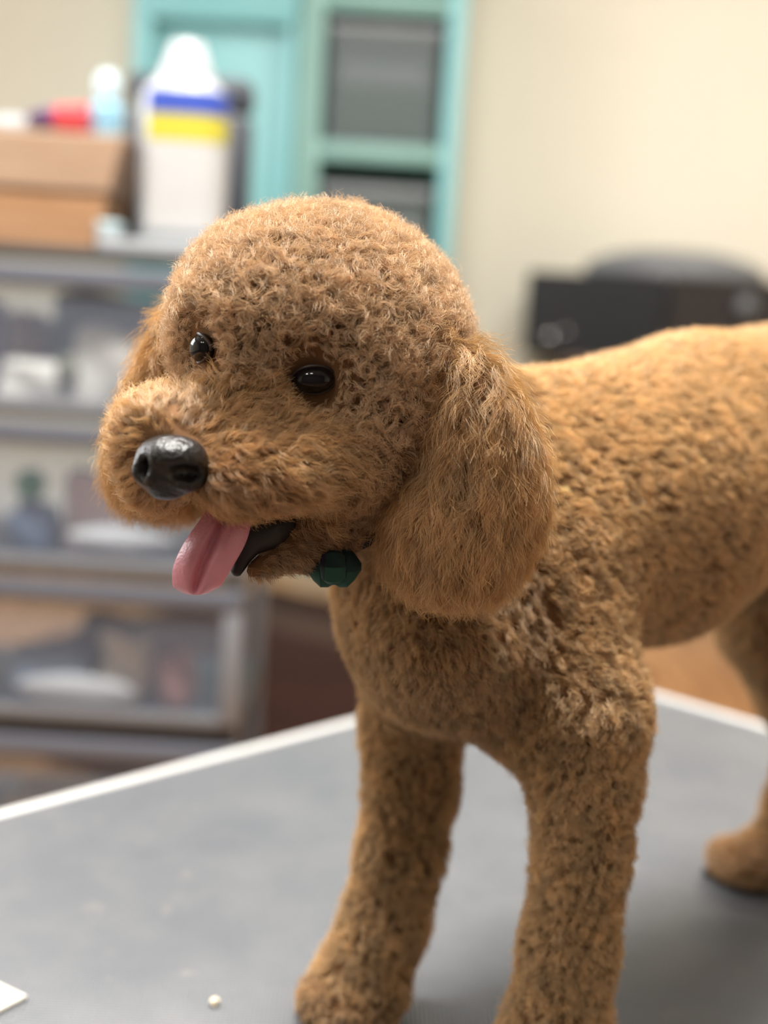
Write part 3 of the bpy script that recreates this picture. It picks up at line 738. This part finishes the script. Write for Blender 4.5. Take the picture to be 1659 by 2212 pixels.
root = (fR + fL) / 2 + np.array([.1, .09, 0])
dog = empty('poodle', (root[0], root[1], TABLE_Z))
tag(dog, 'apricot curly poodle standing on the grooming table with tongue out', 'dog')
HV = float(globals().get('HVOX', .003))
V, Q = surface([p for p in PR if p[1] in ('skull', 'muzzle', 'cheek')], .004)
def skin_at(px, py):
    dep = (V - EYE) @ AF; x = W / 2 + FPX * ((V - EYE) @ AR) / dep; y = H / 2 - FPX * ((V - EYE) @ AU) / dep
    m = (x - px) ** 2 + (y - py) ** 2 < 14 ** 2; return at(px, py, V[m][dep[m].argmin()][1])
EN = skin_at(678, 820); EF = skin_at(430, 752)
SPOTS = [(skin_at(612, 800), .0070, 1, .72), (skin_at(645, 865), .0055, .9, .7), (skin_at(438, 705), .005, .9, .7), (skin_at(455, 760), .004, .6, .6),
         (skin_at(480, 1010), .013, .75, .35), (skin_at(540, 960), .009, .6, .3), (skin_at(560, 1060), .011, .5, 0), (skin_at(410, 925), .009, .45, 0)]  # muzzle side spots mix brown fur with the shade beside the nose
dent(EN + np.array([-.001, -.0095, .0]), .0125, .010); dent(EF + np.array([-.0075, -.0045, 0]), .0100, .010)
V, Q = surface(PR, HV, TABLE_Z + .0003)
body = link('body', mesh_from('body', V, Q), M_skin, dog)

# ears: hanging flaps, seated on the sides of the skull
def flap(pts, nrm, thick, inset, k=.02):
    nrm = unit(np.array(nrm, float)); u = unit(np.cross(nrm, [0, 0, 1.0])); v = np.cross(u, nrm)
    A = np.stack([u, nrm, v], 1); out = []
    for px, py, Y, rx, rz, th in pts:
        c = at(px, py, Y); s = mpp(px, py, Y)
        out.append(('e', 'ear', k, c, A, np.array([rx * s - inset, th - inset * .6, rz * s - inset]), None, 1.0))
    return out
EAR_N = flap([(955, 775, .556, 60, 90, .020), (1000, 870, .547, 108, 125, .024), (1035, 985, .545, 152, 150, .027), (1012, 1090, .546, 196, 140, .030), (985, 1180, .549, 176, 138, .029)], (.62, -.78, .0), .03, FE)
EAR_F = flap([(438, 715, .592, 62, 92, .018), (395, 830, .590, 82, 130, .022), (368, 940, .588, 94, 124, .026), (378, 1022, .588, 86, 80, .026)], (-.75, -.55, 0), .03, .006)
VN, QN = surface(EAR_N, .0025); ear_n = link('ear', mesh_from('ear', VN, QN), M_skin, dog)
VF, QF = surface(EAR_F, .0025); ear_f = link('ear', mesh_from('ear', VF, QF), M_skin, dog)

# ------------------------------------------------------------------ coat of curls
BACK = unit(np.array([.8, .6, 0.02])); DOWN = np.array([0, 0, -1.0])
FACE = unit(np.array([-.45, -.87, -.2]))
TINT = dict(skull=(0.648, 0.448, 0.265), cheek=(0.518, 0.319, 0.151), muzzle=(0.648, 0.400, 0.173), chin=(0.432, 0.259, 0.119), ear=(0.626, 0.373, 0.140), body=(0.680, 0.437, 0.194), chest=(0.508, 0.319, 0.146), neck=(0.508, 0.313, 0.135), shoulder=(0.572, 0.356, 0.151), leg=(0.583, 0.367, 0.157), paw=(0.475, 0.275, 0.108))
#          clumps/m2, strands, length, lean, curl radius, curl pitch, clump radius, width, clump merge
SPEC = dict(
    skull=(270e3, 13, .0140, .50, .00180, .0095, .0013, .00015, .60),
    cheek=(240e3, 13, .0140, .58, .00150, .0100, .0014, .00015, .60),
    muzzle=(220e3, 14, .0165, .74, .00130, .0135, .0017, .00014, .60),
    chin=(200e3, 11, .0080, .75, .00060, .0100, .0016, .00014, .50),
    ear=(170e3, 15, .0240, .80, .00150, .0170, .0022, .00014, .70),
    body=(170e3, 12, .0100, .66, .00070, .0090, .0023, .00019, .35),
    chest=(175e3, 12, .0095, .66, .00070, .0090, .0023, .00018, .35),
    neck=(150e3, 11, .0100, .66, .00080, .0090, .0020, .00018, .45),
    shoulder=(180e3, 13, .0105, .62, .00085, .0085, .0023, .00018, .35),
    leg=(200e3, 13, .0100, .48, .00090, .0080, .0022, .00018, .32),
    paw=(190e3, 11, .0085, .50, .00100, .0070, .0018, .00018, .5))
DENS = float(globals().get('FUR_DENSITY', 1.0))

_mr = np.random.default_rng(5); _mf = _mr.normal(0, 1, (14, 3)); _mf = unit(_mf) * _mr.uniform(250, 650, (14, 1)); _mp = _mr.uniform(0, 6.28, 14)
def mottle(P, k):                             # patchy lighter and darker wool
    return 1 + k * .045 * np.sin(P @ _mf.T + _mp).sum(1) / 1.2
def coat(name, parent, V, Q, prims, seed, combs, only=None):
    r = np.random.default_rng(seed)
    N, area_ = vnormals(V, Q)
    C = V[Q].mean(1)
    names = [p[1] for p in prims]
    D = np.stack([prim_d(p, C) if p[7] > 0 else np.full(len(C), 9.) for p in prims], 1)
    reg = np.array(names)[D.argmin(1)]
    dens = np.array([SPEC[x][0] for x in reg])
    fn = unit(np.cross(V[Q[:, 2]] - V[Q[:, 0]], V[Q[:, 3]] - V[Q[:, 1]]))
    facing = np.einsum('ij,ij->i', fn, unit(EYE - C))
    dens *= np.where(facing > -.45, 1.0, .25)
    px = W / 2 + FPX * ((C - EYE) @ AR) / ((C - EYE) @ AF)
    dens *= np.where(px > 1780, .35, 1.0)
    dens *= np.where((C[:, 2] < TABLE_Z + .004) & (fn[:, 2] < -.3), 0, 1.0)
    # bare spots: eyes, nose, inner mouth
    for c, r0 in ((EN, .0100), (EF, .0095), (NOSE, .0105)):
        dens *= np.clip((np.linalg.norm(C - c, axis=1) - r0) / .002, 0, 1)
    lam = dens * area_ * DENS
    cnt = r.poisson(lam); f = np.repeat(np.arange(len(Q)), cnt); m = len(f)
    uv = r.random((m, 2)); q = V[Q[f]]
    a, b = uv[:, :1], uv[:, 1:]
    P = (1 - a) * (1 - b) * q[:, 0] + a * (1 - b) * q[:, 1] + a * b * q[:, 2] + (1 - a) * b * q[:, 3]
    nq = N[Q[f]]
    Nn = unit((1 - a) * (1 - b) * nq[:, 0] + a * (1 - b) * nq[:, 1] + a * b * nq[:, 2] + (1 - a) * b * nq[:, 3])
    rg = reg[f]
    g = lambda i: np.array([SPEC[x][i] for x in rg])
    ns = g(1).astype(int); L = g(2); lean = g(3); cr = g(4); cp = g(5); clr = g(6); wd = g(7); mg = g(8)
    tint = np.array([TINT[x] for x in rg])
    comb = combs(P, Nn, rg, r)
    comb = unit(comb - Nn * np.einsum('ij,ij->i', comb, Nn)[:, None])
    # shorter by the eyes and the nose, and along the lips
    le = np.ones(m)
    for c, r0, r1, mn in ((EN, .010, .022, .28), (EF, .0095, .021, .20), (NOSE, .011, .024, .50)):
        d = np.linalg.norm(P - c, axis=1); le = np.minimum(le, mn + (1 - mn) * np.clip((d - r0) / (r1 - r0), 0, 1))
    stain = np.zeros(m)
    short = np.zeros(m)
    for c, r1, st, sh_ in SPOTS:
        q_ = np.clip(1.3 - np.linalg.norm(P - c, axis=1) / r1, 0, 1)
        stain = np.maximum(stain, st * q_); short = np.maximum(short, sh_ * q_)
    tint = tint * (1 - stain[:, None] * np.array([.45, .58, .66]))
    le = np.minimum(le, 1 - short)
    L = L * le * r.uniform(.82, 1.18, m); cr = cr * np.clip(le, .4, 1) * r.uniform(.6, 1.35, m); cp = cp * r.uniform(.8, 1.3, m)
    sk_ = np.isin(rg, ['skull', 'cheek', 'muzzle', 'ear'])
    cval = np.clip(r.normal(1, np.where(sk_, .17, .12), m), .5, 1.4) * mottle(P, np.where(sk_, .5, 1.0))              # each lock a little lighter or darker
    # strands
    ci = np.repeat(np.arange(m), ns); M_ = len(ci)
    K = 8
    t1 = unit(np.cross(Nn, comb)); 
    ang = r.uniform(0, 2 * np.pi, M_); rad = np.sqrt(r.random(M_)) * clr[ci]
    off = (np.cos(ang) * rad)[:, None] * comb[ci] + (np.sin(ang) * rad)[:, None] * t1[ci]
    Ls = L[ci] * r.uniform(.8, 1.12, M_); ph = (r.uniform(0, 2 * np.pi, m))[ci] + r.normal(0, .22, M_)
    hand = np.where(r.random(m) < .5, -1., 1.)[ci]
    s = np.linspace(0, 1, K)
    pts = np.empty((M_, K, 3), np.float32)
    n_, c_, t_ = Nn[ci], comb[ci], t1[ci]
    ln = np.clip(lean[ci] + r.normal(0, .07, M_), .1, .93)
    fly = unit(r.normal(0, 1, (M_, 3))) * (Ls * .08)[:, None]
    for j, sj in enumerate(s):
        up = Ls * (sj * (1 - ln) + .25 * ln * sj * (1 - sj))
        fw = Ls * ln * (sj ** 1.25)
        al = 2 * np.pi * sj * Ls / cp[ci] * hand + ph
        rr = cr[ci] * min(1, sj * 2.2) 
        # helix axis runs along the lean direction; its two cross axes are t_ and the other normal
        ax2 = n_ * ln[:, None] - c_ * (1 - ln)[:, None]
        pts[:, j] = (P[ci] - n_ * .0012 + off * (1 - mg[ci] * sj)[:, None] + n_ * up[:, None] + c_ * fw[:, None]
                     + t_ * (rr * np.cos(al))[:, None] + unit(ax2) * (rr * np.sin(al) * .8)[:, None] + fly * (sj ** 2))
    # keep above the table
    pts[:, :, 2] = np.maximum(pts[:, :, 2], TABLE_Z + .0006)
    rad_ = wd[ci][:, None] * .5 * (1 - .55 * s[None, :] ** 1.5)
    cu = bpy.data.hair_curves.new(name); cu.add_curves([K] * M_)
    cu.attributes['position'].data.foreach_set('vector', pts.ravel())
    ra = cu.attributes.get('radius') or cu.attributes.new('radius', 'FLOAT', 'POINT')
    ra.data.foreach_set('value', rad_.astype(np.float32).ravel())
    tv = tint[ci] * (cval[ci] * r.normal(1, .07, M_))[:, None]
    tv = np.clip(tv, .01, .9); col = np.ones((M_, 4), np.float32); col[:, :3] = tv
    ta = cu.attributes.new('tint', 'FLOAT_COLOR', 'CURVE'); ta.data.foreach_set('color', col.ravel())
    cu.materials.append(M_fur)
    o = bpy.data.objects.new(name, cu); sc.collection.objects.link(o); o.parent = parent
    o.location = -Vector(parent['wo']); o['kind'] = 'stuff'
    print('coat', name, m, M_)
    return o

def body_combs(P, N, rg, r):
    c = np.zeros_like(P)
    rnd = unit(r.normal(0, 1, P.shape))
    isb = np.isin(rg, ['body', 'shoulder']); c[isb] = BACK * .8 + DOWN * .55
    isn = np.isin(rg, ['neck', 'chest']); c[isn] = DOWN * .9 + BACK * .3
    isl = np.isin(rg, ['leg', 'paw']); c[isl] = DOWN
    iss = rg == 'skull'; c[iss] = (unit(P[iss] - (EN + EF) / 2) * .7 + np.array([0, 0, -.15])) 
    isc = rg == 'cheek'; c[isc] = np.array([.5, .2, -.6])
    ism = np.isin(rg, ['muzzle', 'chin']); c[ism] = unit(P[ism] - NOSE) * .9 + np.array([0, .1, -.35])
    amt = np.where(iss, .9, np.where(ism | isc, .45, np.where(isl, .5, .35)))
    return c + rnd * amt[:, None]
coat('coat', body, V, Q, PR, 11, body_combs)
def ear_combs(axis):
    def f(P, N, rg, r):
        return np.array([0, 0, -1.0]) + N * .2 + axis * ((P - axis_c) @ axis)[:, None] * 9 + unit(r.normal(0, 1, P.shape)) * .4
    return f
axis_c = at(985, 800, .55); coat('coat', ear_n, VN, QN, EAR_N, 12, ear_combs(unit(np.array([.8, .6, 0]))))
axis_c = at(380, 800, .59); coat('coat', ear_f, VF, QF, EAR_F, 13, ear_combs(unit(np.array([.6, -.8, 0]))))

# ------------------------------------------------------------------ eyes
M_eye = mat('black_glossy_eye', (0.006, 0.005, 0.006), 0.04, spec=.35, coat=.0)
M_lid = mat('dark_brown_eyelid', (0.035, 0.02, 0.015), 0.45)
def eye(c, look, ra, rb, tilt):
    look = unit(np.array(look, float)); u = unit(np.cross([0, 0, 1.0], look)); v = np.cross(look, u)
    ct, st = math.cos(tilt), math.sin(tilt); u2 = u * ct + v * st; v2 = -u * st + v * ct
    bm = bmesh.new(); bmesh.ops.create_uvsphere(bm, u_segments=40, v_segments=24, radius=1.0)
    for p in bm.verts:
        q = c + u2 * (p.co.x * ra) + v2 * (p.co.z * rb) + look * (p.co.y * ra * .72); p.co = Vector(q)
    bmesh.ops.recalc_face_normals(bm, faces=bm.faces[:])
    link('eye', bm, M_eye, dog)
    bm = bmesh.new(); nn = 40
    pts = []
    for i in range(nn + 1):
        a = 2 * math.pi * i / nn
        x = math.cos(a); y = math.sin(a) * (1 - .25 * abs(math.cos(a)) ** 3)
        pts.append(c + u2 * (x * ra * 1.10) + v2 * (y * rb * .98) + look * (ra * .10 + .0008 - .003 * abs(x) ** 2))
    tube(bm, pts, .0007, 8)
    link('eyelid', bm, M_lid, dog)
eye(EN + np.array([.0, .0015, 0]), (.12, -.98, -.05), .0082, .0055, .10)
eye(EF + np.array([.0012, .001, 0]), (-.93, -.36, -.03), .0072, .0058, .05)

# ------------------------------------------------------------------ nose
M_nose = mat('black_moist_nose', (0.014, 0.012, 0.012), 0.32, bump=.55, bscale=420, spec=.5)
NP = []
def ne(px, py, Y, rx, ry, rz, k, sign=1.0, rot=.42, roll=0.0):
    c = at(px, py, Y); s = mpp(px, py, Y)
    A = np.array(Matrix.Rotation(-rot, 3, 'Z') @ Matrix.Rotation(roll, 3, 'Y'))
    NP.append(('e', 'nose', k, c, A, np.array([rx * s, ry, rz * s]), None, sign))
YN = .4895
ne(372, 985, YN, 76, .0125, 46, .004)
ne(352, 1030, YN - .002, 32, .0100, 42, .005)
ne(398, 1025, YN + .0005, 50, .0105, 40, .004)
ne(325, 1015, YN - .0005, 28, .0095, 36, .004)
ne(362, 1058, YN + .001, 30, .007, 18, .004)
ne(402, 1028, YN - .0100, 34, .008, 21, .003, -1, .42, .25)
ne(313, 1010, YN - .0085, 9, .006, 18, .003, -1, .8)
NP.append(('c', 'nose', .0012, at(352, 1035, YN - .0125), at(372, 1075, YN - .008), .0007, .0007, -1.0))
Vn, Qn = surface(NP, .0006)
link('nose', mesh_from('nose', Vn, Qn), M_nose, dog)

# ------------------------------------------------------------------ tongue and mouth
def tongue_mat():
    m = mat('pink_tongue', (0.68, 0.30, 0.38), 0.38, noise=.10, nscale=60, bump=.25, bscale=500, spec=.45)
    p = m.node_tree.nodes['Principled BSDF']; p.inputs['Subsurface Weight'].default_value = .25
    p.inputs['Subsurface Radius'].default_value = (.006, .002, .002); p.inputs['Subsurface Scale'].default_value = .6
    return m
rows = [(502, 1060, .527, 46), (494, 1100, .5145, 52), (482, 1125, .5085, 60), (468, 1155, .505, 67), (455, 1180, .5035, 68), (442, 1205, .5030, 66), (434, 1225, .5032, 63), (428, 1245, .5038, 57), (424, 1260, .5046, 51), (422, 1272, .5056, 42), (422, 1281, .5066, 29), (422, 1286, .5072, 14)]
bm = bmesh.new(); nv = 25; top = []; bot_ = []
for i, (px, py, Y, hw2) in enumerate(rows):
    ra_, rb_ = [], []
    for j in range(nv):
        v = -1 + 2 * j / (nv - 1); s = mpp(px, py, Y)
        gro = .0050 * math.exp(-(v / .22) ** 2) * min(1, (len(rows) - 1 - i) / 3)
        yy = Y + .0012 * (1 - abs(v)) * 0 + gro + .0060 * abs(v) ** 2.6
        p = at(px + v * hw2, py + (10 * abs(v) ** 2 if i < 9 else 0), yy)
        th = .0022 * (1 - abs(v) ** 4) ** .5 * (1 if i < len(rows) - 2 else .5)
        ra_.append(bm.verts.new(p)); rb_.append(bm.verts.new(p + AF * (th + .0006) ))
    top.append(ra_); bot_.append(rb_)
for i in range(len(rows) - 1):
    for j in range(nv - 1):
        bm.faces.new((top[i][j], top[i + 1][j], top[i + 1][j + 1], top[i][j + 1])); bm.faces.new((bot_[i][j], bot_[i][j + 1], bot_[i + 1][j + 1], bot_[i + 1][j]))
    bm.faces.new((top[i][0], bot_[i][0], bot_[i + 1][0], top[i + 1][0])); bm.faces.new((top[i][-1], top[i + 1][-1], bot_[i + 1][-1], bot_[i][-1]))
bm.faces.new(top[0] + bot_[0][::-1]); bm.faces.new(top[-1][::-1] + bot_[-1])
bmesh.ops.recalc_face_normals(bm, faces=bm.faces[:])
tg_ = link('tongue', bm, tongue_mat(), dog)
sub = tg_.modifiers.new('subdivision', 'SUBSURF'); sub.levels = 1; sub.render_levels = 2
M_lip = mat('black_lip', (0.010, 0.007, 0.008), 0.6, bump=.3)
MP = []
def mo(px, py, Y, r): return at(px, py, Y), r * mpp(px, py, Y)
def mcone(a, b, k=.006):
    (p, ra), (q, rb) = mo(*a), mo(*b); MP.append(('c', 'lip', k, p, q, ra, rb, 1.0))
mcone((500, 1085, .530, 40), (590, 1125, .532, 42)); mcone((590, 1125, .532, 42), (660, 1110, .545, 24))
mcone((545, 1150, .522, 34), (572, 1150, .524, 34)); mcone((540, 1165, .521, 30), (512, 1232, .516, 14)); mcone((575, 1145, .526, 32), (625, 1118, .533, 14))
Vm, Qm = surface(MP, .0012); link('lips', mesh_from('lips', Vm, Qm), M_lip, dog)

# ------------------------------------------------------------------ collar with plaid bow at the throat
def plaid():
    m = bpy.data.materials.new('navy_green_plaid'); m.use_nodes = True; nt = m.node_tree; L = nt.links.new; p = nt.nodes['Principled BSDF']
    tc = nt.nodes.new('ShaderNodeTexCoord'); sx = nt.nodes.new('ShaderNodeSeparateXYZ'); L(tc.outputs['Object'], sx.inputs[0])
    def band(sock, off):
        a = nt.nodes.new('ShaderNodeMath'); a.operation = 'MULTIPLY_ADD'; a.inputs[1].default_value = 2 * math.pi / .019; a.inputs[2].default_value = off; L(sock, a.inputs[0])
        b = nt.nodes.new('ShaderNodeMath'); b.operation = 'SINE'; L(a.outputs[0], b.inputs[0])
        c = nt.nodes.new('ShaderNodeMath'); c.operation = 'GREATER_THAN'; c.inputs[1].default_value = 0.0; L(b.outputs[0], c.inputs[0]); return c
    b1, b2 = band(sx.outputs[0], 1.0), band(sx.outputs[2], .6)
    ad = nt.nodes.new('ShaderNodeMath'); ad.operation = 'ADD'; L(b1.outputs[0], ad.inputs[0]); L(b2.outputs[0], ad.inputs[1])
    hf = nt.nodes.new('ShaderNodeMath'); hf.operation = 'MULTIPLY'; hf.inputs[1].default_value = .5; L(ad.outputs[0], hf.inputs[0])
    r = nt.nodes.new('ShaderNodeValToRGB'); r.color_ramp.interpolation = 'CONSTANT'
    r.color_ramp.elements[0].color = (0.006, 0.009, 0.035, 1); r.color_ramp.elements[1].position = .26; r.color_ramp.elements[1].color = (0.004, 0.030, 0.030, 1)
    e = r.color_ramp.elements.new(.76); e.color = (0.008, 0.065, 0.045, 1)
    L(hf.outputs[0], r.inputs[0]); L(r.outputs[0], p.inputs['Base Color']); p.inputs['Roughness'].default_value = .8
    return m
M_plaid = plaid()
bcn = at(721, 1223, .537)
col_ = empty('collar', tuple(bcn)); tag(col_, 'dark collar with navy and green plaid bow at the dog throat', 'collar')
sb = 1.06 * mpp(721, 1226, .538)
def bow_side(sgn):
    bm = bmesh.new(); rowsb = []
    prof = [(0, 34, .004), (12, 40, .0065), (27, 40, .0075), (42, 27, .006), (56, 7, .003)]
    for dx, hz, th in prof:
        rowsb.append([bm.verts.new(bcn + AR * (sgn * dx * sb) + AU * (math.sin(a) * hz * sb * (1.08 if math.sin(a) < 0 else 1.0) - .0 * dx) + AF * (-math.cos(a) * th)) for a in np.linspace(0, 2 * math.pi, 20, endpoint=False)])
    for a, b in zip(rowsb, rowsb[1:]):
        for i in range(20): bm.faces.new((a[i], a[(i + 1) % 20], b[(i + 1) % 20], b[i]))
    bm.faces.new(rowsb[0]); bm.faces.new(rowsb[-1][::-1]); bmesh.ops.recalc_face_normals(bm, faces=bm.faces[:])
    return link('bow_loop', bm, M_plaid, col_)
bow_side(-1); bow_side(1)
bm = bmesh.new(); tube(bm, [bcn + AU * (t * sb) + AF * (-.009 + .002 * abs(t) / 24) for t in (-30, -20, 0, 20, 28)], [.003, .005, .0055, .005, .003], 14)
link('bow_knot', bm, M_plaid, col_)
bm = bmesh.new(); cc = at(860, 1110, .61)
pts = []
ux = unit(bcn + np.array([.0, .007, .004]) - cc); R_ = np.linalg.norm(bcn + np.array([.0, .007, .004]) - cc); uy = unit(np.cross(ux, np.cross(ux, unit(np.array([.5, .3, .8])))))
uy = unit(np.cross(unit(np.array([-.55, -.35, .75])), ux))
from mathutils.bvhtree import BVHTree
bvh = BVHTree.FromPolygons([tuple(v) for v in V], [tuple(int(k) for k in q) for q in Q])
rr_ = []
for i in range(40):                          # the band lies on the neck all the way round
    a = 2 * math.pi * i / 40; d = ux * math.cos(a) + uy * math.sin(a)
    hit = bvh.ray_cast(Vector(cc), Vector(d), .2); rr_.append(min(hit[3] if hit[0] is not None else R_, R_ + .01))
rr_ = np.array(rr_)
for _ in range(3): rr_ = (np.roll(rr_, 1) + rr_ * 2 + np.roll(rr_, -1)) / 4
for i in range(41):
    a = 2 * math.pi * i / 40; pts.append(cc + (rr_[i % 40] - .0015) * (ux * math.cos(a) + uy * math.sin(a)))
tube(bm, pts, .0035, 8)
link('collar_band', bm, M_lip, col_)

# ------------------------------------------------------------------ claws and toe pads of the two paws in view
M_claw = mat('black_claw', (0.012, 0.010, 0.010), 0.4)
for foot, toes in ((fR, ((658, 2190), (695, 2206), (740, 2212), (792, 2214))), (hR, ((1528, 1893), (1558, 1902), (1600, 1908), (1645, 1910))), (fL, ((1098, 2378), (1128, 2393), (1172, 2401), (1220, 2401)))):
    for px, py in toes:
        c = ground(px, py); bm = bmesh.new(); bmesh.ops.create_uvsphere(bm, u_segments=14, v_segments=10, radius=1.0)
        d = unit(np.array([-.75, -.66, 0])); e = np.array([-d[1], d[0], 0])
        for v in bm.verts:
            x, y, z = v.co; v.co = Vector(c + d * (.0075 * x - .003) + e * (.0045 * y) + np.array([0, 0, .0042 + .0040 * z - .0012 * x]))
        link('claw', bm, M_claw, dog)
